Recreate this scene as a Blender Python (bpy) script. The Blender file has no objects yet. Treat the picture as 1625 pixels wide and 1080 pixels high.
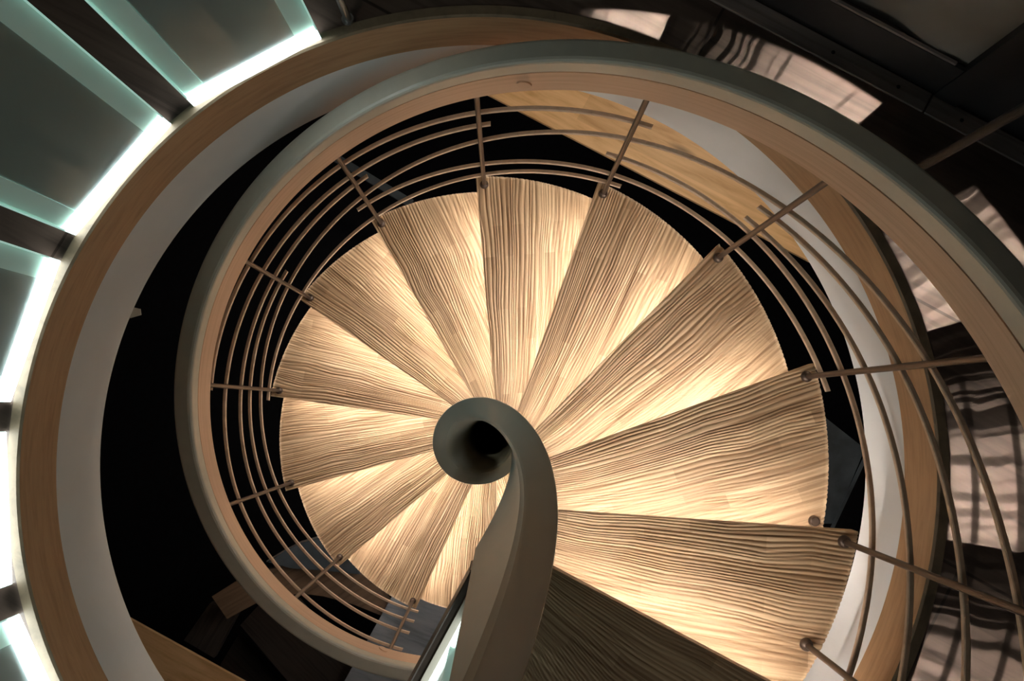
import bpy, bmesh, math, random
import numpy as np
from mathutils import Vector, Matrix

S = bpy.context.scene
COL = S.collection
R = math.radians

# ------------------------------------------------------------------ camera
CAM = Vector((0.05592, 0.10408, 1.69926))
TX, TY = 0.08456, -0.01049
cam_d = bpy.data.cameras.new('camera')
cam_d.sensor_width = 36.0
cam_d.lens = 1260.0 / 1625.0 * 36.0
cam_d.clip_start = 0.02
cam = bpy.data.objects.new('camera', cam_d)
COL.objects.link(cam)
cam.matrix_world = Matrix.Translation(CAM) @ Matrix.Rotation(TY, 4, 'Y') @ Matrix.Rotation(TX, 4, 'X')
S.camera = cam

# ------------------------------------------------------------------ light and exposure
S.view_settings.view_transform = 'Standard'
S.view_settings.look = 'None'
S.view_settings.exposure = 0.0
S.view_settings.gamma = 1.0
S.view_settings.use_curve_mapping = False

world = bpy.data.worlds.new('world')
S.world = world
world.use_nodes = True
bg = world.node_tree.nodes['Background']
bg.inputs['Color'].default_value = (1.0, 0.96, 0.88, 1)
bg.inputs['Strength'].default_value = 0.02

TREAD_LED = 72.0         # emission of the strips under the treads
GLASS_LED = 9.0          # emission of the strips at the foot of the glass
GOBO_POWER = 18000.0


def area_light(name, loc, target, size, power, color):
    d = bpy.data.lights.new(name, 'AREA')
    d.shape = 'DISK'
    d.size = size
    d.energy = power
    d.color = color
    o = bpy.data.objects.new(name, d)
    COL.objects.link(o)
    o.location = loc
    o.rotation_euler = (Vector(target) - Vector(loc)).to_track_quat('-Z', 'Y').to_euler()
    return o


area_light('upper_fill', (-2.2, -2.6, 4.2), (0, 0, 0), 1.2, 15.0, (1.0, 0.95, 0.86))  # unseen soft fill, added to lift the rail tops from the lower left

area_light('pine_fill', (1.35, 1.95, -0.16), (0.8, 1.4, -2.16), 0.3, 16.0, (1.0, 0.84, 0.62))  # unseen warm fill, added under the ceiling to brighten the pine

# ------------------------------------------------------------------ fitted layout
RISE = 0.18
DTH = 0.45046
TH0 = -0.22477
FLOOR_Z = 0.18
RING = 0.868
RCX, RCY = 0.0134, 0.0097


def theta(k):
    return TH0 + DTH * (k - 1)


def level(k):
    return -RISE * (k - 1)


def helix(th):
    return -RISE * (th - TH0) / DTH


# ------------------------------------------------------------------ helpers
def tag(o, label=None, cat=None, group=None, kind=None):
    if label:
        o['label'] = label
    if cat:
        o['category'] = cat
    if group:
        o['group'] = group
    if kind:
        o['kind'] = kind
    return o


def empty(name, loc=(0, 0, 0), rz=0.0):
    o = bpy.data.objects.new(name, None)
    o.empty_display_size = 0.05
    COL.objects.link(o)
    o.location = loc
    o.rotation_euler = (0, 0, rz)
    return o


def link_mesh(name, me, mat=None, parent=None, smooth=False):
    if mat:
        me.materials.append(mat)
    if smooth:
        me.polygons.foreach_set('use_smooth', [True] * len(me.polygons))
    o = bpy.data.objects.new(name, me)
    COL.objects.link(o)
    if parent:
        o.parent = parent
    return o


def from_bm(name, bm, mat=None, parent=None, smooth=False):
    bmesh.ops.recalc_face_normals(bm, faces=bm.faces)
    me = bpy.data.meshes.new(name)
    bm.to_mesh(me)
    bm.free()
    return link_mesh(name, me, mat, parent, smooth)


def add_box(bm, x0, x1, y0, y1, z0, z1, M=None):
    r = bmesh.ops.create_cube(bm, size=1.0)
    for v in r['verts']:
        v.co = Vector(((x0 + x1) / 2 + v.co.x * (x1 - x0), (y0 + y1) / 2 + v.co.y * (y1 - y0), (z0 + z1) / 2 + v.co.z * (z1 - z0)))
        if M is not None:
            v.co = M @ v.co
    return r['verts']


def add_cyl(bm, r1, r2, z0, z1, seg=20, x=0, y=0, M=None):
    r = bmesh.ops.create_cone(bm, cap_ends=True, segments=seg, radius1=r1, radius2=r2, depth=z1 - z0)
    for v in r['verts']:
        v.co = Vector((v.co.x + x, v.co.y + y, v.co.z + (z0 + z1) / 2))
        if M is not None:
            v.co = M @ v.co
    return r['verts']


def bevel_all(bm, w, seg=2):
    bmesh.ops.bevel(bm, geom=list(bm.edges), offset=w, segments=seg, affect='EDGES', profile=0.5)


def sweep(sections, closed_profile=True, cap=True):
    """sections: list of lists of points -> bmesh with quads between them"""
    bm = bmesh.new()
    rows = [[bm.verts.new(p) for p in s] for s in sections]
    n = len(rows[0])
    for a, b in zip(rows[:-1], rows[1:]):
        for i in range(n if closed_profile else n - 1):
            j = (i + 1) % n
            bm.faces.new((a[i], a[j], b[j], b[i]))
    if cap and closed_profile:
        bm.faces.new(rows[0])
        bm.faces.new(list(reversed(rows[-1])))
    return bm


def ring_sweep(profile, cx=RCX, cy=RCY, seg=256):
    """closed profile of (r, z) turned round the vertical axis of the opening"""
    bm = bmesh.new()
    rows = []
    for k in range(seg):
        t = 2 * math.pi * k / seg
        rows.append([bm.verts.new((cx + r * math.cos(t), cy + r * math.sin(t), z)) for r, z in profile])
    n = len(profile)
    for k in range(seg):
        a, b = rows[k], rows[(k + 1) % seg]
        for i in range(n):
            j = (i + 1) % n
            bm.faces.new((a[i], a[j], b[j], b[i]))
    return bm


def prism(pts, z0, z1):
    bm = bmesh.new()
    lo = [bm.verts.new((x, y, z0)) for x, y in pts]
    hi = [bm.verts.new((x, y, z1)) for x, y in pts]
    n = len(pts)
    for i in range(n):
        j = (i + 1) % n
        bm.faces.new((lo[i], lo[j], hi[j], hi[i]))
    bm.faces.new(hi)
    bm.faces.new(list(reversed(lo)))
    return bm


# ------------------------------------------------------------------ materials
def new_mat(name):
    m = bpy.data.materials.new(name)
    m.use_nodes = True
    nt = m.node_tree
    return m, nt, nt.nodes['Principled BSDF']


def N(nt, kind, **kw):
    n = nt.nodes.new(kind)
    for k, v in kw.items():
        setattr(n, k, v)
    return n


def ramp(nt, fac, stops):
    r = N(nt, 'ShaderNodeValToRGB')
    el = r.color_ramp.elements
    while len(el) < len(stops):
        el.new(0.5)
    for e, (p, c) in zip(el, stops):
        e.position = p
        e.color = (*c, 1)
    nt.links.new(fac, r.inputs['Fac'])
    return r.outputs['Color']


def mix_col(nt, fac, a, b, mode='MIX'):
    m = N(nt, 'ShaderNodeMix', data_type='RGBA', blend_type=mode)
    for sock, val in ((m.inputs[0], fac), (m.inputs[6], a), (m.inputs[7], b)):
        if hasattr(val, 'links'):
            nt.links.new(val, sock)
        elif isinstance(val, tuple):
            sock.default_value = (*val, 1)
        else:
            sock.default_value = val
    return m.outputs[2]


def plain(name, color, rough=0.5, metallic=0.0, noise=0.06, scale=30.0, spec=0.5, bump=0.0):
    m, nt, b = new_mat(name)
    tc = N(nt, 'ShaderNodeTexCoord')
    ns = N(nt, 'ShaderNodeTexNoise')
    ns.inputs['Scale'].default_value = scale
    ns.inputs['Detail'].default_value = 4
    nt.links.new(tc.outputs['Object'], ns.inputs['Vector'])
    c0 = tuple(max(0, c * (1 - noise * 2)) for c in color)
    c1 = tuple(min(1, c * (1 + noise * 2)) for c in color)
    nt.links.new(ramp(nt, ns.outputs['Fac'], [(0.3, c0), (0.7, c1)]), b.inputs['Base Color'])
    b.inputs['Roughness'].default_value = rough
    b.inputs['Metallic'].default_value = metallic
    b.inputs['Specular IOR Level'].default_value = spec
    if bump:
        bp = N(nt, 'ShaderNodeBump')
        bp.inputs['Strength'].default_value = bump
        bp.inputs['Distance'].default_value = 0.002
        nt.links.new(ns.outputs['Fac'], bp.inputs['Height'])
        nt.links.new(bp.outputs['Normal'], b.inputs['Normal'])
    return m


def emission(name, color, strength):
    m, nt, b = new_mat(name)
    b.inputs['Base Color'].default_value = (0.9, 0.9, 0.9, 1)
    b.inputs['Emission Color'].default_value = (*color, 1)
    b.inputs['Emission Strength'].default_value = strength
    return m


def wood(name, dark, light, vec='UV', grain=(4, 160, 160), stave=None, rough=0.45, knots=False, bump=0.15):
    m, nt, b = new_mat(name)
    tc = N(nt, 'ShaderNodeTexCoord')
    src = tc.outputs[vec]
    mp = N(nt, 'ShaderNodeMapping')
    mp.inputs['Scale'].default_value = grain
    nt.links.new(src, mp.inputs['Vector'])
    ns = N(nt, 'ShaderNodeTexNoise')
    ns.inputs['Scale'].default_value = 1.0
    ns.inputs['Detail'].default_value = 5
    ns.inputs['Roughness'].default_value = 0.6
    ns.inputs['Distortion'].default_value = 0.4
    nt.links.new(mp.outputs['Vector'], ns.inputs['Vector'])
    col = ramp(nt, ns.outputs['Fac'], [(0.32, dark), (0.5, tuple((d + l * 2) / 3 for d, l in zip(dark, light))), (0.66, light)])
    if stave:
        br = N(nt, 'ShaderNodeTexBrick')
        br.offset = 0.37
        br.inputs['Scale'].default_value = 1.0
        br.inputs['Brick Width'].default_value = stave[0]
        br.inputs['Row Height'].default_value = stave[1]
        br.inputs['Mortar Size'].default_value = stave[2]
        br.inputs['Color1'].default_value = (0.78, 0.72, 0.66, 1)
        br.inputs['Color2'].default_value = (1.12, 1.10, 1.06, 1)
        br.inputs['Mortar'].default_value = (0.35, 0.3, 0.28, 1) if stave[2] else (0.95, 0.95, 0.95, 1)
        nt.links.new(src, br.inputs['Vector'])
        col = mix_col(nt, 1.0, col, br.outputs['Color'], 'MULTIPLY')
    if knots:
        vr = N(nt, 'ShaderNodeTexVoronoi')
        vr.inputs['Scale'].default_value = 1.0
        mk = N(nt, 'ShaderNodeMapping')
        mk.inputs['Scale'].default_value = knots
        nt.links.new(src, mk.inputs['Vector'])
        nt.links.new(mk.outputs['Vector'], vr.inputs['Vector'])
        kf = ramp(nt, vr.outputs['Distance'], [(0.03, (1, 1, 1)), (0.13, (0, 0, 0))])
        col = mix_col(nt, kf, col, tuple(d * 0.45 for d in dark))
    nt.links.new(col, b.inputs['Base Color'])
    b.inputs['Roughness'].default_value = rough
    if bump:
        bp = N(nt, 'ShaderNodeBump')
        bp.inputs['Strength'].default_value = bump
        bp.inputs['Distance'].default_value = 0.001
        nt.links.new(ns.outputs['Fac'], bp.inputs['Height'])
        nt.links.new(bp.outputs['Normal'], b.inputs['Normal'])
    return m


M_TREAD = wood('carved_ash', (0.25, 0.14, 0.07), (0.68, 0.50, 0.325), 'UV', (2.2, 120, 1), stave=(0.26, 0.033, 0.0), rough=0.5)
M_RAILWOOD = wood('handrail_beech', (0.60, 0.37, 0.235), (0.72, 0.47, 0.32), 'UV', (3, 120, 1), rough=0.4)
M_ROD = wood('rod_beech', (0.58, 0.40, 0.27), (0.72, 0.53, 0.38), 'Object', (40, 40, 40), rough=0.45)
M_FASCIA = wood('fascia_veneer', (0.38, 0.22, 0.11), (0.50, 0.30, 0.16), 'Object', (9, 9, 90), rough=0.5)
M_PINE = wood('pine_planks', (0.55, 0.32, 0.14), (0.78, 0.52, 0.28), 'UV', (3, 28, 1), stave=(2.2, 0.19, 0.0), rough=0.5, knots=(1.4, 5.5, 1))
M_WALNUT = wood('walnut_floor', (0.065, 0.045, 0.038), (0.135, 0.095, 0.078), 'UV', (2.5, 45, 1), stave=(0.9, 0.42, 0.003), rough=0.42)
M_RIM = wood('walnut_rim', (0.17, 0.125, 0.08), (0.28, 0.205, 0.13), 'Object', (25, 25, 60), rough=0.45)
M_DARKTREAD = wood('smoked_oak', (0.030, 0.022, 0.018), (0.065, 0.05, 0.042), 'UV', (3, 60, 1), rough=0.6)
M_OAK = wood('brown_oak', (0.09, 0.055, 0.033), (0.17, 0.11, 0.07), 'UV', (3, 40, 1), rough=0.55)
M_CAP = plain('grey_lacquer', (0.50, 0.475, 0.40), rough=0.38, noise=0.02)
M_NEWEL = plain('newel_lacquer', (0.27, 0.30, 0.26), rough=0.38, noise=0.03, scale=8)
M_GROOVE = plain('shadow_gap', (0.09, 0.06, 0.04), rough=0.8)
M_PLASTER = plain('white_plaster', (0.88, 0.875, 0.87), rough=0.85, noise=0.02, scale=6, bump=0.1)
M_BRONZE = plain('brown_bronze', (0.092, 0.062, 0.047), rough=0.36, metallic=0.5, noise=0.05)
M_DARKBRONZE = plain('dark_bronze', (0.022, 0.016, 0.013), rough=0.5, metallic=0.2, noise=0.05)
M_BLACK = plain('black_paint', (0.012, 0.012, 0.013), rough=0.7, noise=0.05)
M_PIT = plain('well_black', (0.006, 0.006, 0.008), rough=0.95, noise=0.1, spec=0.1)  # plain near-black for the bottom of the well
M_SLATE = wood('grey_slate', (0.13, 0.145, 0.165), (0.27, 0.29, 0.325), 'UV', (4, 22, 1), rough=0.6)
M_BLUE = plain('blue_grey_stone', (0.05, 0.065, 0.08), rough=0.6, noise=0.2, scale=9)
M_STEEL = plain('brushed_steel', (0.45, 0.45, 0.45), rough=0.3, metallic=0.9)
M_TRIM = wood('grey_threshold', (0.17, 0.145, 0.135), (0.32, 0.28, 0.26), 'UV', (3, 70, 1), rough=0.5)
M_CURTAIN = plain('grey_blind', (0.50, 0.48, 0.43), rough=0.9, noise=0.1, scale=5)
M_LED_WARM = emission('led_warm', (1.0, 0.945, 0.87), TREAD_LED)
M_LED_COOL = emission('led_cool', (0.86, 0.99, 1.0), GLASS_LED)

M_LED_SHORT = emission('led_cool_short', (0.93, 1.0, 0.97), 2.2)
M_DARKWOOD = wood('dark_edging', (0.03, 0.02, 0.014), (0.06, 0.042, 0.03), 'Object', (20, 20, 60), rough=0.4)

# frosted band at the edges of the glass
M_FROST, nt, b = new_mat('frosted_glass')
nt.nodes.remove(b)
out = nt.nodes['Material Output']
df = N(nt, 'ShaderNodeBsdfDiffuse'); df.inputs['Color'].default_value = (0.86, 0.94, 0.90, 1)
tl = N(nt, 'ShaderNodeBsdfTranslucent'); tl.inputs['Color'].default_value = (0.86, 0.95, 0.91, 1)
tr = N(nt, 'ShaderNodeBsdfTransparent'); tr.inputs['Color'].default_value = (0.75, 0.9, 0.84, 1)
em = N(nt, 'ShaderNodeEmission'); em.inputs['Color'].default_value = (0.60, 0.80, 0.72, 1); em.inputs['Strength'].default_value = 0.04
m1 = N(nt, 'ShaderNodeMixShader'); m1.inputs[0].default_value = 0.5
m2 = N(nt, 'ShaderNodeMixShader'); m2.inputs[0].default_value = 0.30
ad = N(nt, 'ShaderNodeAddShader')
nt.links.new(df.outputs[0], m1.inputs[1]); nt.links.new(tl.outputs[0], m1.inputs[2])
nt.links.new(m1.outputs[0], m2.inputs[1]); nt.links.new(tr.outputs[0], m2.inputs[2])
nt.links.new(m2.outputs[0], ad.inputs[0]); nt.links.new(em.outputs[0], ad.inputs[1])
nt.links.new(ad.outputs[0], out.inputs['Surface'])

# clear middle of the glass, with a little haze on it
M_GLASS, nt, b = new_mat('clear_glass')
nt.nodes.remove(b)
out = nt.nodes['Material Output']
tr = N(nt, 'ShaderNodeBsdfTransparent'); tr.inputs['Color'].default_value = (0.90, 0.95, 0.93, 1)
df = N(nt, 'ShaderNodeBsdfDiffuse'); df.inputs['Color'].default_value = (0.78, 0.92, 0.93, 1)
tl = N(nt, 'ShaderNodeBsdfTranslucent'); tl.inputs['Color'].default_value = (0.78, 0.92, 0.93, 1)
gl = N(nt, 'ShaderNodeBsdfGlossy'); gl.inputs['Roughness'].default_value = 0.06
m0 = N(nt, 'ShaderNodeMixShader'); m0.inputs[0].default_value = 0.5
m1 = N(nt, 'ShaderNodeMixShader'); m1.inputs[0].default_value = 0.28
m2 = N(nt, 'ShaderNodeMixShader'); m2.inputs[0].default_value = 0.05
nt.links.new(df.outputs[0], m0.inputs[1]); nt.links.new(tl.outputs[0], m0.inputs[2])
nt.links.new(tr.outputs[0], m1.inputs[1]); nt.links.new(m0.outputs[0], m1.inputs[2])
nt.links.new(m1.outputs[0], m2.inputs[1]); nt.links.new(gl.outputs[0], m2.inputs[2])
nt.links.new(m2.outputs[0], out.inputs['Surface'])

# polished green edge; its own glow stands in for the strip's light
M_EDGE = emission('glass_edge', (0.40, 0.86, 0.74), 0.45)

# ------------------------------------------------------------------ added unseen spotlight, floor light patches drawn into its beam
sd = bpy.data.lights.new('gobo_spot', 'SPOT')
sd.energy = 1.0
sd.spot_size = R(22)
sd.spot_blend = 0.0
sd.shadow_soft_size = 0.0
spot = bpy.data.objects.new('gobo_spot', sd)
COL.objects.link(spot)
SPOT_Z = 9.0
spot.location = (0.0, 0.0, SPOT_Z)
sd.color = (1.0, 0.98, 0.86)
sd.use_nodes = True
nt = sd.node_tree
em = nt.nodes['Emission']


def mth(op, a, b=None, c=None):
    n = N(nt, 'ShaderNodeMath', operation=op)
    for i, v in enumerate((a, b, c)):
        if v is None:
            continue
        if hasattr(v, 'links'):
            nt.links.new(v, n.inputs[i])
        else:
            n.inputs[i].default_value = v
    return n.outputs[0]


def smooth(x, lo, hi):
    n = N(nt, 'ShaderNodeMapRange', interpolation_type='SMOOTHSTEP')
    nt.links.new(x, n.inputs['Value'])
    n.inputs['From Min'].default_value = lo
    n.inputs['From Max'].default_value = hi
    return n.outputs['Result']


tc = N(nt, 'ShaderNodeTexCoord')
sp = N(nt, 'ShaderNodeSeparateXYZ')
nt.links.new(tc.outputs['Normal'], sp.inputs[0])
K = SPOT_Z - FLOOR_Z
az = mth('ABSOLUTE', sp.outputs['Z'])
px = mth('MULTIPLY', mth('DIVIDE', sp.outputs['X'], az), K)
py = mth('MULTIPLY', mth('DIVIDE', sp.outputs['Y'], az), K)
px = mth('SUBTRACT', px, RCX)
py = mth('SUBTRACT', py, RCY)
rad = mth('SQRT', mth('ADD', mth('MULTIPLY', px, px), mth('MULTIPLY', py, py)))
ang = mth('MULTIPLY', mth('ARCTAN2', py, px), 180 / math.pi)
cell = mth('DIVIDE', mth('SUBTRACT', 15.7 + 25.6 * 4, ang), 25.6)
ph = mth('FRACT', cell)
cmb = N(nt, 'ShaderNodeCombineXYZ')
nt.links.new(mth('MULTIPLY', rad, 14.0), cmb.inputs[0])
nt.links.new(mth('MULTIPLY', ang, 0.06), cmb.inputs[1])
wob = N(nt, 'ShaderNodeTexNoise')
wob.inputs['Scale'].default_value = 1.0
nt.links.new(cmb.outputs[0], wob.inputs['Vector'])
cmb2 = N(nt, 'ShaderNodeCombineXYZ')
nt.links.new(mth('MULTIPLY', rad, 1.5), cmb2.inputs[0])
nt.links.new(mth('ADD', mth('MULTIPLY', ang, 1.25), mth('MULTIPLY', wob.outputs['Fac'], 3.2)), cmb2.inputs[1])
st = N(nt, 'ShaderNodeTexNoise')
st.inputs['Scale'].default_value = 1.0
st.inputs['Detail'].default_value = 1.0
nt.links.new(cmb2.outputs[0], st.inputs['Vector'])
stripe = smooth(st.outputs['Fac'], 0.42, 0.55)
rampv = mth('POWER', smooth(ph, -0.10, 0.95), 2.0)
lo = mth('SUBTRACT', 1.0, mth('MULTIPLY', rampv, 0.40))          # stripes fade as the beam brightens
val = mth('MULTIPLY', rampv, mth('SUBTRACT', 1.0, mth('MULTIPLY', mth('SUBTRACT', 1.0, stripe), lo)))
# limits of the drawn light patches
rmax = mth('ADD', 0.915, mth('MULTIPLY', mth('SUBTRACT', 75.0, ang), 0.0040))
val = mth('MULTIPLY', val, mth('SUBTRACT', 1.0, smooth(mth('SUBTRACT', rad, rmax), -0.006, 0.006)))
val = mth('MULTIPLY', val, smooth(rad, 0.893, 0.899))
# gap between 40.6 and 28.7 degrees, and the far end of the fan
gap = mth('MULTIPLY', smooth(ang, 28.4, 28.9), mth('SUBTRACT', 1.0, smooth(ang, 40.4, 40.8)))
val = mth('MULTIPLY', val, mth('SUBTRACT', 1.0, gap))
val = mth('MULTIPLY', val, mth('SUBTRACT', 1.0, smooth(ang, 74.0, 78.0)))
val = mth('MULTIPLY', val, smooth(ang, -50.0, -40.0))
# two dark arcs drawn into the beam as rod shade
for r0, kk in ((0.940, 0.0006), (1.025, 0.0010)):
    d = mth('ABSOLUTE', mth('SUBTRACT', rad, mth('ADD', r0, mth('MULTIPLY', mth('MULTIPLY', ang, -1.0), kk))))
    bar = mth('SUBTRACT', 1.0, smooth(d, 0.004, 0.011))
    bar = mth('MULTIPLY', bar, mth('SUBTRACT', 1.0, smooth(ang, 10.0, 14.0)))
    val = mth('MULTIPLY', val, mth('SUBTRACT', 1.0, mth('MULTIPLY', bar, 0.85)))
nt.links.new(mth('MULTIPLY', val, GOBO_POWER), em.inputs['Strength'])

# ------------------------------------------------------------------ setting: upper floor, ring, lower level
# upper floor: planks from the ring out, hole in the middle
bm = bmesh.new()
uvl = bm.loops.layers.uv.new('UVMap')
seg = 256
rin = RING + 0.019
inner_t, outer_t, inner_b, outer_b = [], [], [], []
for k in range(seg):
    t = 2 * math.pi * k / seg
    c, s = math.cos(t), math.sin(t)
    q = 3.2 / max(abs(c), abs(s))
    inner_t.append(bm.verts.new((RCX + rin * c, RCY + rin * s, FLOOR_Z)))
    outer_t.append(bm.verts.new((q * c, q * s, FLOOR_Z)))
    inner_b.append(bm.verts.new((RCX + rin * c, RCY + rin * s, FLOOR_Z - 0.05)))
    outer_b.append(bm.verts.new((q * c, q * s, FLOOR_Z - 0.05)))
for k in range(seg):
    j = (k + 1) % seg
    bm.faces.new((inner_t[k], outer_t[k], outer_t[j], inner_t[j]))
    bm.faces.new((inner_b[j], outer_b[j], outer_b[k], inner_b[k]))
    bm.faces.new((inner_t[j], inner_b[j], inner_b[k], inner_t[k]))
    bm.faces.new((outer_b[j], outer_t[j], outer_t[k], outer_b[k]))
ca, sa = math.cos(R(-29)), math.sin(R(-29))
for f in bm.faces:
    for l in f.loops:
        x, y = l.vert.co.x, l.vert.co.y
        l[uvl].uv = (x * ca + y * sa + 5.07, -x * sa + y * ca + 5.19)
tag(from_bm('floor', bm, M_WALNUT), kind='structure')

# curved wooden rim on the edge of the floor
z = FLOOR_Z
tag(from_bm('trim_1', ring_sweep([(RING, z + 0.001), (RING + 0.004, z + 0.005), (RING + 0.022, z + 0.005), (RING + 0.022, z + 0.0004), (RING, z + 0.0004)]), M_RIM, smooth=False), kind='structure')
# veneer fascia below it
tag(from_bm('trim_2', ring_sweep([(RING, z), (RING + 0.02, z), (RING + 0.02, 0.058), (RING, 0.058)]), M_FASCIA), kind='structure')
# plaster band and ceiling of the storey below
bm = ring_sweep([(RING, 0.058), (RING + 0.03, 0.058), (RING + 0.03, -0.118), (RING, -0.118)])
tag(from_bm('trim_3', bm, M_PLASTER), kind='structure')
bm = bmesh.new()
ia, oa = [], []
for k in range(seg):
    t = 2 * math.pi * k / seg
    c, s = math.cos(t), math.sin(t)
    q = 3.2 / max(abs(c), abs(s))
    ia.append(bm.verts.new((RCX + (RING + 0.028) * c, RCY + (RING + 0.028) * s, -0.117)))
    oa.append(bm.verts.new((q * c, q * s, -0.117)))
for k in range(seg):
    j = (k + 1) % seg
    bm.faces.new((ia[j], oa[j], oa[k], ia[k]))
tag(from_bm('ceiling', bm, M_PLASTER), kind='structure')

# lower floor: two fields of pine with a long dark well between them
LZ = -2.16


def uv_planar(o, ang_deg, off=(0, 0)):
    me = o.data
    lay = me.uv_layers.new(name='UVMap') if not me.uv_layers else me.uv_layers[0]
    c, s = math.cos(R(ang_deg)), math.sin(R(ang_deg))
    for l in me.loops:
        v = me.vertices[l.vertex_index].co
        lay.data[l.index].uv = (v.x * c + v.y * s + off[0], -v.x * s + v.y * c + off[1] + v.z * 0.3)


PA = R(-27.9)
ux, uy = math.cos(PA), math.sin(PA)
nx, ny = -uy, ux


def strip(d0, d1, z0, z1, s0=-4.5, s1=4.5):
    return prism([(ux * s0 + nx * d0, uy * s0 + ny * d0), (ux * s1 + nx * d0, uy * s1 + ny * d0),
                  (ux * s1 + nx * d1, uy * s1 + ny * d1), (ux * s0 + nx * d1, uy * s0 + ny * d1)], z0, z1)


d_up = nx * (-0.022) + ny * 1.666
d_lo = nx * (-1.687) + ny * (-0.897)
o = from_bm('floor_lower', strip(d_up, 4.5, LZ - 0.02, LZ), M_PINE)
uv_planar(o, -27.9, (0.35, 0.04)); tag(o, kind='structure')
o = from_bm('floor_lower_front', strip(-4.5, d_lo, LZ - 0.02, LZ), M_PINE)
uv_planar(o, -27.9, (0.8, 0.1)); tag(o, kind='structure')
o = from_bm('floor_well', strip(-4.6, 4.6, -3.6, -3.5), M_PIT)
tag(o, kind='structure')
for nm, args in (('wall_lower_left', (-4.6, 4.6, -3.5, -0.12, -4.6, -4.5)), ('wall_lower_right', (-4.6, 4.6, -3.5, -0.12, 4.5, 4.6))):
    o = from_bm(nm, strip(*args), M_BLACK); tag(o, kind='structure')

# ------------------------------------------------------------------ glazed wall beyond the floor at the back
W0 = Vector((0.62222, 0.87719, FLOOR_Z)); W1 = Vector((1.08325, 0.62351, FLOOR_Z))
wd = (W1 - W0).normalized(); wn = Vector((0, 0, 1)).cross(wd)
if wn.dot(W0) < 0:
    wn = -wn
WM = Matrix.Translation(W0) @ Matrix((( wd.x, wn.x, 0, 0), (wd.y, wn.y, 0, 0), (0, 0, 1, 0), (0, 0, 0, 1)))
JS = 0.323                                   # where the jamb stands along the wall
bm = bmesh.new(); add_box(bm, -2.2, JS - 0.003, -0.043, 0.0, 0.0, 0.006, WM); bevel_all(bm, 0.0015, 1)
o = from_bm('threshold_strip', bm, M_TRIM); uv_planar(o, -28.8)
ts1 = tag(o, 'long grey wooden threshold strip below the pale blind', 'threshold strip', 'screwed threshold strips')
bm = bmesh.new(); add_box(bm, JS + 0.001, 2.6, -0.043, 0.0, 0.0, 0.006, WM); bevel_all(bm, 0.0015, 1)
o = from_bm('threshold_strip', bm, M_TRIM); uv_planar(o, -28.8, (0.5, 0.3))
ts2 = tag(o, 'grey wooden threshold strip in front of the black door, crossed by a post', 'threshold strip', 'screwed threshold strips')
for i, s in enumerate((-0.18, 0.11, 0.255, 0.395, 0.535)):
    bm = bmesh.new(); add_cyl(bm, 0.0042, 0.0036, 0.0055, 0.0075, 12, s, -0.021, WM)
    from_bm('screw', bm, M_BLACK, ts1 if s < JS else ts2)
bm = bmesh.new(); add_box(bm, -2.2, JS, 0.002, 0.010, 0.0, 0.108, WM)
tag(from_bm('window_frame', bm, M_BLACK), kind='structure')['kind'] = 'structure'
bm = bmesh.new(); add_box(bm, -2.2, JS - 0.02, 0.003, 0.009, 0.108, 0.114, WM)
tag(from_bm('window_sill', bm, M_TRIM), kind='structure')
bm = bmesh.new()
nseg = 120
a = []
for i in range(nseg + 1):
    s = -2.2 + (JS + 2.2) * i / nseg
    yy = 0.020 + 0.006 * math.sin(s * 17.0) + 0.003 * math.sin(s * 41 + 1)
    a.append([bm.verts.new(WM @ Vector((s, yy + dy, zz))) for dy, zz in ((0, 0.10), (0, 2.4), (0.004, 2.4), (0.004, 0.10))])
for p, q in zip(a[:-1], a[1:]):
    for i in range(4):
        j = (i + 1) % 4
        bm.faces.new((p[i], p[j], q[j], q[i]))
tag(from_bm('window_blind', bm, M_CURTAIN, smooth=True), 'pale grey fabric blind hanging behind the black window frame', 'blind')
bm = bmesh.new(); add_box(bm, JS, JS + 0.05, -0.004, 0.08, 0.0, 2.4, WM)
tag(from_bm('door_frame', bm, M_BLACK), kind='structure')
bm = bmesh.new(); add_box(bm, JS + 0.05, 2.6, 0.004, 0.06, 0.0, 2.4, WM)
tag(from_bm('door_1', bm, M_BLACK), kind='structure')

# ------------------------------------------------------------------ carved treads
SLOPE = {0: 11.2, 1: 9.0, 2: 6.6, 3: 6.4, 4: 5.8, 5: 4.6, 6: 4.0, 7: 3.4, 8: 4.2, 9: 1.6, 10: 0.9, 11: 0.4, 12: 0.4, 13: 0.4}
R_OUT = 0.822
R_IN = 0.1275


def line_angle(px_, py_, slope_deg, r):
    """polar angle where the line through (px_,py_) with that slope meets radius r (outer side)"""
    dx, dy = math.cos(R(slope_deg)), math.sin(R(slope_deg))
    bq = px_ * dx + py_ * dy
    cq = px_ * px_ + py_ * py_ - r * r
    disc = max(bq * bq - cq, 0.0)
    t = -bq + math.sqrt(disc)
    return math.atan2(py_ + t * dy, px_ + t * dx)


def nosing(k, r):
    if k == 0:
        return theta(0) + line_angle(0.676, 0.027, SLOPE[0], r)
    return theta(k) + line_angle(0.815, 0.026, SLOPE[k], r)


def rear(k, r):
    if k == 0:                                   # the landing: its free edge on the other side
        return line_angle(0.0082, -0.2056, -118.9, r)
    return nosing(k - 1, r) - 0.042 / max(r, 0.2)


def carve_noise(rng, n):
    return rng.uniform(-1, 1, n)


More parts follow.
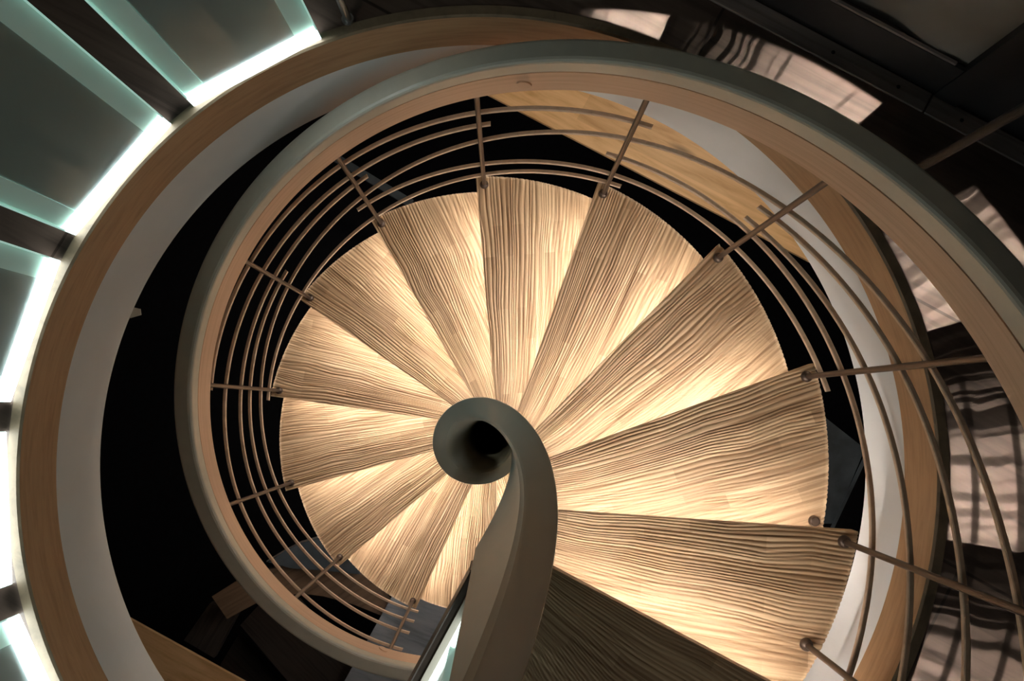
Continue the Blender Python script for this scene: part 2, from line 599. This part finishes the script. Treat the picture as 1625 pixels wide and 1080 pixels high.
def make_tread(k):
    rng = np.random.default_rng(100 + k)
    NU, NV = (700, 70) if k == 0 else (330, 70)
    rin_k = {0: 0.20, 1: 0.19, 2: 0.16}.get(k, R_IN)
    rs = rin_k + (R_OUT - rin_k) * np.linspace(0, 1, NV + 1)
    phi_n = np.array([nosing(k, r) for r in rs])
    phi_r = np.array([rear(k, r) for r in rs])
    u = np.linspace(0, 1, NU + 1)
    PHI = phi_n[:, None] * (1 - u) + phi_r[:, None] * u          # [v,u]
    RR = np.repeat(rs[:, None], NU + 1, 1)
    X, Y = RR * np.cos(PHI), RR * np.sin(PHI)
    # distance behind the nosing line
    a0 = Vector((0.815, 0.026)); sl = R(SLOPE[k])
    ct, st_ = math.cos(theta(k)), math.sin(theta(k))
    lx, ly = X * ct + Y * st_, -X * st_ + Y * ct
    along = (lx - a0.x) * math.cos(sl) + (ly - a0.y) * math.sin(sl)
    w = (lx - a0.x) * math.sin(sl) - (ly - a0.y) * math.cos(sl)
    span = float(phi_n[-1] - phi_r[-1]) * R_OUT
    # carved lines: parallel at the nosing, fanning out behind it, with slow kinks along their length
    q = 0.55 * w + 0.45 * np.repeat(u[None, :], NV + 1, 0) * span
    t = np.linspace(0, 1, NV + 1)
    kn = np.linspace(0, 1, 8)
    sway = np.zeros_like(q)
    nb = 7
    for b_ in range(nb):
        curve = np.interp(t, kn, rng.uniform(-1, 1, 8))
        centre = span * b_ / (nb - 1)
        wt = np.clip(1 - np.abs(q - centre) / (span / (nb - 1)), 0, 1)
        sway += curve[:, None] * wt
    q = q + sway * 0.0085
    # uneven widths
    gx = np.linspace(-0.1, span + 0.2, 60)
    gy = np.cumsum(rng.uniform(0.45, 1.55, 60)); gy = gy / gy[-1] * (span + 0.3)
    qq = np.interp(q, gx, gy)
    pitch = 0.0102
    f = np.mod(qq / pitch, 1.0)
    ridge = np.where(f < 0.5, np.sin(f / 0.5 * math.pi / 2) ** 0.55, np.cos((f - 0.5) / 0.5 * math.pi / 2) ** 0.55)
    idx = np.floor(qq / pitch).astype(int)
    amp = rng.uniform(0.55, 1.0, 400)[np.clip(idx, 0, 399)]
    fade = np.interp(t, [0, 0.10, 0.2, 1], [0.35, 0.6, 0.95, 0.95])[:, None]
    fade[-2:] *= 0.75
    H = (ridge - 1.0) * amp * (0.0022 if k == 0 else 0.0056) * fade
    RR2 = RR.copy(); RR2[-1] += (H[-1] * 0.3)
    X, Y = RR2 * np.cos(PHI), RR2 * np.sin(PHI)
    Z = level(k) + H
    top = np.stack([X, Y, Z], -1).reshape(-1, 3)
    nv, nu = NV + 1, NU + 1
    g = np.arange(nv * nu).reshape(nv, nu)
    quads = np.stack([g[:-1, :-1], g[1:, :-1], g[1:, 1:], g[:-1, 1:]], -1).reshape(-1, 4)
    loop = np.concatenate([g[0, :], g[1:, -1], g[-1, -2::-1], g[-2:0:-1, 0]])
    thick = 0.034
    bot = top[loop].copy(); bot[:, 2] = level(k) - thick
    nb0 = len(top)
    L = len(loop); li = np.arange(L)
    side = np.stack([loop, loop[(li + 1) % L], nb0 + (li + 1) % L, nb0 + li], -1)
    verts = np.concatenate([top, bot])
    faces = [tuple(x) for x in quads[:, ::-1]] + [tuple(x) for x in side]
    # underside as a low grid between inner and outer runs
    faces.append(tuple(int(nb0 + i) for i in range(L)))
    me = bpy.data.meshes.new('board')
    me.from_pydata(verts.tolist(), [], faces)
    uvx = np.concatenate([along.reshape(-1), along.reshape(-1)[loop]]) + k * 0.731 + 3
    uvy = np.concatenate([(0.8 * w + 0.2 * np.repeat(u[None, :], nv, 0) * span).reshape(-1), w.reshape(-1)[loop]]) + k * 0.417 + 2
    lay = me.uv_layers.new(name='UVMap')
    vi = np.zeros(len(me.loops), dtype=np.int32); me.loops.foreach_get('vertex_index', vi)
    lay.data.foreach_set('uv', np.stack([uvx[vi], uvy[vi]], -1).astype(np.float32).ravel())
    sm = np.zeros(len(me.polygons), dtype=bool); sm[:len(quads)] = True
    me.polygons.foreach_set('use_smooth', sm)
    me.update()
    root = empty('stair_tread', (0, 0, 0))
    link_mesh('board', me, M_TREAD, root)
    if k == 13:
        return root
    # light strip let into the underside, just behind the nosing
    bm = bmesh.new()
    r0, r1 = {0: 0.26, 1: 0.21, 2: 0.18}.get(k, 0.16), 0.775
    pts = []
    for r in (r0, r1):
        an = nosing(k, r) - 0.030 / r
        pts.append(Vector((r * math.cos(an), r * math.sin(an), 0)))
    d = (pts[1] - pts[0]).normalized(); n = Vector((-d.y, d.x, 0)) * 0.005
    zt = level(k) - thick
    lo = [bm.verts.new(p + Vector((0, 0, zt - 0.005))) for p in (pts[0] + n, pts[1] + n, pts[1] - n, pts[0] - n)]
    hi = [bm.verts.new(p + Vector((0, 0, zt - 0.0005))) for p in (pts[0] + n, pts[1] + n, pts[1] - n, pts[0] - n)]
    for i in range(4):
        j = (i + 1) % 4
        bm.faces.new((lo[i], lo[j], hi[j], hi[i]))
    bm.faces.new(hi); bm.faces.new(list(reversed(lo)))
    from_bm('light_strip', bm, M_LED_WARM, root)
    return root


ORD = ['top', 'first', 'second', 'third', 'fourth', 'fifth', 'sixth', 'seventh', 'eighth', 'ninth', 'tenth', 'eleventh', 'twelfth', 'thirteenth']
for k in range(0, 14):
    o = make_tread(k)
    if k == 0:
        tag(o, 'wide unlit carved wooden tread at the head of the stair, darkest of all', 'stair tread', 'carved stair treads')
    elif k == 1:
        tag(o, 'lit carved ash tread directly below the dark top tread, largest in view', 'stair tread', 'carved stair treads')
    elif k == 13:
        tag(o, 'sliver of a carved ash tread seen in the gap under the newel ribbon', 'stair tread', 'carved stair treads')
    else:
        tag(o, 'pale carved ash stair tread, %s one down from the dark top tread' % ORD[k], 'stair tread', 'carved stair treads')

# ------------------------------------------------------------------ balusters
R_BAL = 0.795


def make_baluster(x, y, z0, z1, rz):
    root = empty('baluster', (x, y, z0), rz)
    bm = bmesh.new(); add_cyl(bm, 0.0064, 0.0064, -0.002, z1 - z0, 20)
    from_bm('rod', bm, M_BRONZE, root, smooth=False)
    bm = bmesh.new()
    prof = [(0.0, -0.006), (0.0125, -0.006), (0.0135, 0.000), (0.0130, 0.006), (0.0105, 0.0115), (0.0064, 0.0135)]
    secs = []
    for i in range(24):
        t = 2 * math.pi * i / 24
        secs.append([(r * math.cos(t), r * math.sin(t), z) for r, z in prof])
    rows = [[bm.verts.new(p) for p in s] for s in secs]
    for i in range(24):
        a, b = rows[i], rows[(i + 1) % 24]
        for j in range(len(prof) - 1):
            bm.faces.new((a[j], a[j + 1], b[j + 1], b[j]))
    bmesh.ops.remove_doubles(bm, verts=bm.verts, dist=1e-5)
    from_bm('collar', bm, M_BRONZE, root, smooth=True)
    return root


for k in range(1, 12):
    th = theta(k)
    o = make_baluster(R_BAL * math.cos(th), R_BAL * math.sin(th), level(k), level(k) + 0.7195, th)
    tag(o, 'slim bronze baluster on the nosing of the %s tread below the dark top tread' % ORD[k], 'baluster', 'balusters of the spiral stair')
bx, by = 0.68769, -0.38791
th = math.atan2(by, bx)
o = make_baluster(bx, by, 0.0, helix(th) + 0.7195, th)
tag(o, 'slim bronze baluster at the back of the largest lit tread, near the frame corner', 'baluster', 'balusters of the spiral stair')
# end of the first baluster's bolt where it comes through on the tread below
bm = bmesh.new(); add_cyl(bm, 0.0135, 0.011, 0.0, 0.014, 20); bevel_all(bm, 0.002, 1)
o = from_bm('bolt_cap', bm, M_BRONZE); o.location = (0.7812, -0.1592, level(2) - 0.001)
tag(o, 'small bronze bolt cap peeping out at the back edge of the second tread', 'bolt cap')

# ------------------------------------------------------------------ bent wooden rods between the balusters
RODS = [
    ('long rod climbing from the lowest baluster up to just under the handrail', {11: .147, 10: .134, 9: .187, 8: .225, 7: .281, 6: .343, 5: .404, 4: .462, 3: .505, 2: .545, 1: .571, 0: .60}, .05, .6),
    ('bent wooden rod ending below mid-height past the seventh tread, second lowest at the foot', {11: .298, 10: .287, 9: .323, 8: .34, 7: .366}, .05, .045),
    ('bent wooden rod ending just past the sixth baluster, middle of the bundle', {11: .456, 10: .431, 9: .442, 8: .431, 7: .438, 6: .462}, .05, .05),
    ('bent wooden rod from the lowest baluster, topmost there, ending past the fifth tread', {11: .66, 10: .624, 9: .608, 8: .569, 7: .547, 6: .536, 5: .516}, .05, .035),
    ('lowest bent rod hugging the treads from the fourth to the eighth', {8: .13, 7: .107, 6: .101, 5: .102, 4: .108}, .05, .045),
    ('lowest bent rod hugging the treads from the second to the sixth', {6: .26, 5: .205, 4: .185, 3: .144, 2: .088}, .05, .05),
    ('uppermost bent rod that slips behind the handrail at its lower end', {8: .69, 7: .665, 6: .641, 5: .601, 4: .57}, .02, .045),
    ('bent rod dropping to the lowest place beside the largest tread', {4: .327, 3: .278, 2: .199, 1: .126, 0: .05}, .045, .6),
    ('second lowest bent rod beside the largest tread, starting at the third baluster', {3: .335, 2: .308, 1: .272, 0: .24}, .05, .6),
    ('middle bent rod beside the largest tread, starting above another at the third baluster', {3: .433, 2: .444, 1: .435, 0: .43}, .05, .6),
]
RR_ROD = R_BAL + 0.0115
for label, pts, ext_lo, ext_hi in RODS:
    ks = sorted(pts)
    hs = [pts[k] - (CAM.z - level(k) - pts[k]) * (RR_ROD / R_BAL - 1) for k in ks]
    k0, k1 = ks[0] - (ext_hi * 0.25 if ks[0] > 0 else 0.6), ks[-1] + ext_lo * 2.2
    if ks[0] > 0:
        k0 = ks[0] - ext_hi * 2.2
    n = max(12, int((k1 - k0) * 16))
    kk = np.linspace(k0, k1, n + 1)
    # smooth heights: Catmull-Rom through the readings
    kx = [ks[0] - 1] + ks + [ks[-1] + 1]
    hx = [2 * hs[0] - hs[1]] + hs + [2 * hs[-1] - hs[-2]]

    def hgt(q):
        i = min(max(int(math.floor(q)) - kx[0], 0), len(kx) - 2)
        i = min(max(i, 1), len(kx) - 3) if len(kx) > 3 else i
        tt = q - kx[i]
        p0, p1, p2, p3 = hx[i - 1], hx[i], hx[i + 1], hx[min(i + 2, len(hx) - 1)]
        if tt < 0 or tt > 1:
            return p1 + (p2 - p1) * tt
        return 0.5 * (2 * p1 + (p2 - p0) * tt + (2 * p0 - 5 * p1 + 4 * p2 - p3) * tt ** 2 + (3 * p1 - p0 - 3 * p2 + p3) * tt ** 3)
    secs = []
    hw, hh, c = 0.0050, 0.0055, 0.0016
    prof = [(-hw + c, -hh), (hw - c, -hh), (hw, -hh + c), (hw, hh - c), (hw - c, hh), (-hw + c, hh), (-hw, hh - c), (-hw, -hh + c)]
    for i, q in enumerate(kk):
        th = theta(q)
        zc = helix(th) + hgt(q)
        secs.append([((RR_ROD + a) * math.cos(th), (RR_ROD + a) * math.sin(th), zc + b_) for a, b_ in prof])
    o = from_bm('guard_rod', sweep(secs), M_ROD)
    tag(o, label, 'guard rod', 'bent wooden rods of the guard')

# ------------------------------------------------------------------ outer handrail
root = empty('handrail', (0, 0, 0))
tag(root, 'broad spiral handrail of pale wood with a grey painted cap', 'handrail')
TA, TB = R(-62), R(262)


def rail_part(name, prof, mat, smooth=False, steps=330):
    secs = []
    for i in range(steps + 1):
        th = TA + (TB - TA) * i / steps
        secs.append([(r * math.cos(th), r * math.sin(th), helix(th) + h) for r, h in prof])
    bm = sweep(secs)
    uvl = bm.loops.layers.uv.new('UVMap')
    for f in bm.faces:
        for l in f.loops:
            v = l.vert.co
            a = math.atan2(v.y, v.x)
            if a < R(-90):
                a += 2 * math.pi
            l[uvl].uv = (a * 0.8, v.z - helix(a) + 2.0)
    return from_bm(name, bm, mat, root, smooth)


rail_part('wooden_rail', [(0.783, 0.724), (0.786, 0.721), (0.826, 0.721), (0.829, 0.724), (0.829, 0.812), (0.783, 0.812)], M_RAILWOOD)
rail_part('shadow_groove', [(0.7855, 0.812), (0.826, 0.812), (0.826, 0.8165), (0.7855, 0.8165)], M_GROOVE)
rail_part('painted_cap', [(0.783, 0.8165), (0.780, 0.822), (0.7745, 0.872), (0.7755, 0.878), (0.779, 0.881), (0.785, 0.881),
                          (0.823, 0.866), (0.828, 0.862), (0.830, 0.856), (0.830, 0.8165)], M_CAP)
for th_, h_ in ((R(82.8), 0.762), (R(243.7), 0.747)):
    M = Matrix.Translation((0.783 * math.cos(th_), 0.783 * math.sin(th_), helix(th_) + h_)) @ Matrix.Rotation(th_, 4, 'Z') @ Matrix.Rotation(-math.pi / 2, 4, 'Y')
    bm = bmesh.new(); add_cyl(bm, 0.0165, 0.0155, -0.002, 0.0035, 28, M=M)
    from_bm('dowel_plug', bm, M_RAILWOOD, root)

# ------------------------------------------------------------------ spiral newel rail
TOP = [(-100, 1.52), (-75, 1.27), (-56, 1.07), (-33, 0.85), (-5, 0.645), (12, 0.54), (32, 0.405), (54, 0.27), (74, 0.11), (92, -0.02), (128, -0.18), (167, -0.32), (200, -0.44), (222, -0.52), (266, -0.73), (311, -0.88), (340, -0.98), (400, -1.2)]
tx_, tz_ = [R(a) for a, b_ in TOP], [b_ for a, b_ in TOP]
BOT = [(-100, 1.02), (-75, 0.66), (-50, 0.28), (-25, -0.07), (0, -0.5), (20, -0.78), (39, -1.12), (41, -3.4), (400, -3.4)]
bx_, bz_ = [R(a) for a, b_ in BOT], [b_ for a, b_ in BOT]


def sm_interp(x, xs, ys, w=0.22):
    return float(np.mean([np.interp(x + d, xs, ys) for d in np.linspace(-w, w, 9)]))


root = empty('newel', (0, 0, 0))
tag(root, 'grey lacquered newel rising as a twisted spiral ribbon in the middle of the stair', 'newel')
secs = []
A0, A1 = R(-75), R(398)
steps = 420
for i in range(steps + 1):
    th = A0 + (A1 - A0) * i / steps
    zt = sm_interp(th, tx_, tz_)
    zb = float(np.interp(th, bx_, bz_))
    ro, ri = 0.127, 0.082
    prof = [(ro, zb), (ro, zt - 0.010), (ro - 0.0015, zt - 0.004), (ro - 0.005, zt - 0.001), (ro - 0.012, zt)]
    f = min(max((th - R(70)) / R(60), 0.0), 1.0)
    f = f * f * (3 - 2 * f)
    e = 0.003 + 0.007 * f                           # inner edge: crisp on the ribbon, soft on the coil
    prof += [(ri + e * 2, zt + 0.004 - 0.003 * f), (ri + e, zt + 0.003 - 0.006 * f), (ri + e * 0.3, zt - 0.018 * f), (ri, zt - 0.008 - 0.024 * f)]
    # the inside of the coil is scooped like a funnel below the cap
    for q in (0.15, 0.35, 0.6, 1.0):
        prof.append((ri - 0.004 - 0.012 * f * math.sin(q * math.pi / 2), zt - 0.012 - 0.024 * f - (0.10 + 0.12 * f) * q))
    prof += [(prof[-1][0], max(zb, -3.4) if zb < zt - 0.4 else zt - 0.4)]
    secs.append([(r * math.cos(th), r * math.sin(th), z) for r, z in prof])
shell = from_bm('spiral_shell', sweep(secs), M_NEWEL, root, smooth=True)
shell.data.set_sharp_from_angle(angle=R(28))
bm = bmesh.new(); add_cyl(bm, 0.078, 0.078, -2.2, -2.18, 40)
from_bm('well_floor', bm, M_BLACK, root)

# ------------------------------------------------------------------ glass guard panels with lit frosted borders
def make_panel(ax, ay, bx2, by2, height=1.0, z0=FLOOR_Z + 0.005, side=0.043, thin=0.010, led=None):
    ax, ay, bx2, by2 = map(float, (ax, ay, bx2, by2))
    L = math.hypot(bx2 - ax, by2 - ay)
    rz = math.atan2(by2 - ay, bx2 - ax)
    root = empty('glass_panel', ((ax + bx2) / 2, (ay + by2) / 2, z0), rz)
    h = thin / 2
    bm = bmesh.new(); add_box(bm, -L / 2 + side, L / 2 - side, -h * 0.6, h * 0.6, 0.036, height)
    from_bm('clear_pane', bm, M_GLASS, root)
    bm = bmesh.new(); add_box(bm, -L / 2 + 0.0015, -L / 2 + side, -h, h, 0.036, height)
    from_bm('frosted_border', bm, M_FROST, root)
    bm = bmesh.new(); add_box(bm, L / 2 - side, L / 2 - 0.0015, -h, h, 0.036, height)
    from_bm('frosted_border', bm, M_FROST, root)
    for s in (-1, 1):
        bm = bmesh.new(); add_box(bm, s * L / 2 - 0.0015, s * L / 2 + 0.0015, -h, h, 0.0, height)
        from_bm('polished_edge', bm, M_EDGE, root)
    bm = bmesh.new(); add_box(bm, -L / 2, L / 2, -h * 1.1, h * 1.1, 0.0, 0.036)
    from_bm('light_strip', bm, led or M_LED_COOL, root)
    return root


PR = 0.888
PL = ['upper', 'second', 'third', 'fourth', 'fifth']
PLAB = ['edge-lit glass guard panel nearest the bare steel post on the rim',
        'edge-lit glass guard panel, second from the steel post',
        'edge-lit glass guard panel, third from the steel post',
        'edge-lit glass guard panel, fourth from the steel post',
        'edge-lit glass guard panel, fifth from the steel post, only its upper edge in view']
for i in range(5):
    a0, a1 = R(110.25 + 22.0 * i), R(128.4 + 22.0 * i)
    o = make_panel(PR * math.cos(a0), PR * math.sin(a0), PR * math.cos(a1), PR * math.sin(a1))
    tag(o, PLAB[i], 'glass panel', 'edge-lit glass panels round the opening')

# the same guard along the free edge of the top tread
e0, e1 = Vector((-0.002, -0.200, 0)), Vector((-0.112, -0.399, 0))
ed = (e1 - e0).normalized(); en = Vector((-ed.y, ed.x, 0))
if en.x < 0:
    en = -en
sE = e0 + ed * 0.62
M = Matrix(((ed.x, en.x, 0, e0.x), (ed.y, en.y, 0, e0.y), (0, 0, 1, 0), (0, 0, 0, 1)))
bm = bmesh.new(); add_box(bm, 0.0, 0.66, -0.004, 0.0105, 0.10, FLOOR_Z + 0.008, M); bevel_all(bm, 0.003, 2)
tag(from_bm('edge_board', bm, M_DARKWOOD), 'dark wooden edging board along the free side of the top tread', 'edging board')
p0 = e0 + ed * 0.085 + en * 0.031
p1 = e0 + ed * 0.62 + en * 0.031
bm = bmesh.new(); add_box(bm, 0.02, 0.66, 0.0125, 0.05, FLOOR_Z, FLOOR_Z + 0.004, M)
tag(from_bm('base_channel', bm, M_CAP), 'cream base channel holding the short glass panel beside the newel', 'base channel')
o = make_panel(p0.x, p0.y, p1.x, p1.y, z0=FLOOR_Z + 0.0045, led=M_LED_SHORT)
tag(o, 'edge-lit glass panel glowing green beside the newel at the head of the stair', 'glass panel', 'edge-lit glass panels round the opening')

# ------------------------------------------------------------------ plain posts on the rim
def post(a, r, label, mat):
    root = empty('rim_post', (r * math.cos(R(a)), r * math.sin(R(a)), FLOOR_Z + 0.004), R(a))
    bm = bmesh.new(); add_cyl(bm, 0.008, 0.008, 0.0, 1.25, 20)
    from_bm('tube', bm, mat, root)
    bm = bmesh.new(); add_cyl(bm, 0.013, 0.012, 0.0, 0.006, 24)
    from_bm('foot_plate', bm, mat, root)
    tag(root, label, 'post', 'posts on the rim of the opening')


post(106.2, 0.905, 'bare steel post standing on the rim beside the first glass panel', M_STEEL)
post(33.6, 0.955, 'dark bronze post rising in front of the black door', M_DARKBRONZE)

# ------------------------------------------------------------------ things in the dark well below
def slab(name, pts, ztop, thick, mat, label, cat, group=None, uva=0):
    o = from_bm(name, prism(pts, ztop - thick, ztop), mat)
    uv_planar(o, uva, (2.1, 1.3))
    return tag(o, label, cat, group)


slab('landing_slab', [((x - CAM.x) * 1.0465 + CAM.x, (y - CAM.y) * 1.0465 + CAM.y) for x, y in [(-0.475, -0.79), (-0.70, -1.19), (-0.80, -1.37), (0.35, -1.37), (0.35, -0.70), (-0.40, -0.70)]], -2.35, 0.06, M_SLATE,
     'blue-grey slate landing slab at the foot of the spiral stair', 'landing slab', uva=-20)


def curved_tread(pts_top, pts_bot):
    return pts_top + pts_bot[::-1]


slab('winder_tread', [(-1.41, -0.84), (-1.29, -0.765), (-1.13, -0.705), (-0.98, -0.68), (-0.85, -0.675), (-0.73, -0.69), (-0.60, -0.78), (-0.50, -0.88),
                      (-0.56, -0.935), (-0.70, -0.88), (-0.85, -0.84), (-0.97, -0.825), (-1.18, -0.87), (-1.33, -0.95)], -2.4, 0.05, M_OAK,
     'brown oak winder tread of the lower flight, curved along its back', 'stair tread', 'winder treads of the lower flight', 30)
slab('winder_tread', [(-1.115, -0.66), (-1.03, -0.605), (-0.95, -0.565), (-0.86, -0.54), (-0.70, -0.56), (-0.66, -0.72), (-0.85, -0.70), (-1.0, -0.69)], -2.34, 0.05, M_BLUE,
     'blue-grey winder tread with a pale curved edge, behind the brown oak one', 'stair tread', 'winder treads of the lower flight', 10)
# its pale nosing wire
secs = []
cp = [(-1.12, -0.655), (-1.03, -0.60), (-0.95, -0.56), (-0.86, -0.535), (-0.70, -0.545)]
for x, y in cp:
    secs.append([(x + 0.003 * a, y + 0.004 * b_, -2.337 + 0.003 * c_) for a, b_, c_ in ((0, -1, -1), (0, 1, -1), (0, 1, 1), (0, -1, 1))])
o = from_bm('edge_strip', sweep(secs), M_STEEL)
o.parent = bpy.data.objects['winder_tread.001']
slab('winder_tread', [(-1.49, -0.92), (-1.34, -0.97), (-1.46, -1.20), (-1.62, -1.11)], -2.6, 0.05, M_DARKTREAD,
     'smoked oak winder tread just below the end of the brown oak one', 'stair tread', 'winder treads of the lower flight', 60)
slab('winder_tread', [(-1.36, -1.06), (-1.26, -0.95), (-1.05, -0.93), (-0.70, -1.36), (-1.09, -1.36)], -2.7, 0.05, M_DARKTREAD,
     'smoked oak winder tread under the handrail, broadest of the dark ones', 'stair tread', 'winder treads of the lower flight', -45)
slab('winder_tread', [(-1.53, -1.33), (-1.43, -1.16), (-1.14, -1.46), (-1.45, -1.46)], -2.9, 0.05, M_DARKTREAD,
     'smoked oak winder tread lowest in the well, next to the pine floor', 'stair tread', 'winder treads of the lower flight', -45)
slab('stone_slab', [(1.62, 0.10), (1.72, 0.02), (1.87, -0.10), (1.70, -0.47), (1.62, -0.47)], -2.3, 0.05, M_BLUE,
     'dark grey stone slab in the well beyond the second tread', 'slab')
secs = []
for x, y in ((1.68, -0.50), (1.875, -0.12)):
    secs.append([(x + dx, y + dy, -2.29 + dz) for dx, dy, dz in ((-0.007, 0.003, 0), (0.007, -0.003, 0), (0.007, -0.003, 0.01), (-0.007, 0.003, 0.01))])
o = from_bm('edge_strip', sweep(secs), M_BLUE)
o.parent = bpy.data.objects['stone_slab']
secs = []
for x, y in ((-1.05, 1.66), (-0.50, 1.325)):
    secs.append([(x + dx, y + dy, -3.0 + dz) for dx, dy, dz in ((-0.013, -0.02, 0), (0.013, 0.02, 0), (0.013, 0.02, 0.03), (-0.013, -0.02, 0.03))])
tag(from_bm('steel_beam', sweep(secs), M_BLUE), 'dim blue steel beam crossing the dark well behind the guard rods', 'beam', kind='thing')
tag(from_bm('wall_card', prism([(-1.452, 0.465), (-1.438, 0.508), (-1.412, 0.502), (-1.408, 0.478)], -1.505, -1.5), M_CAP), 'small grey card in the dark well beside the white ring', 'card')
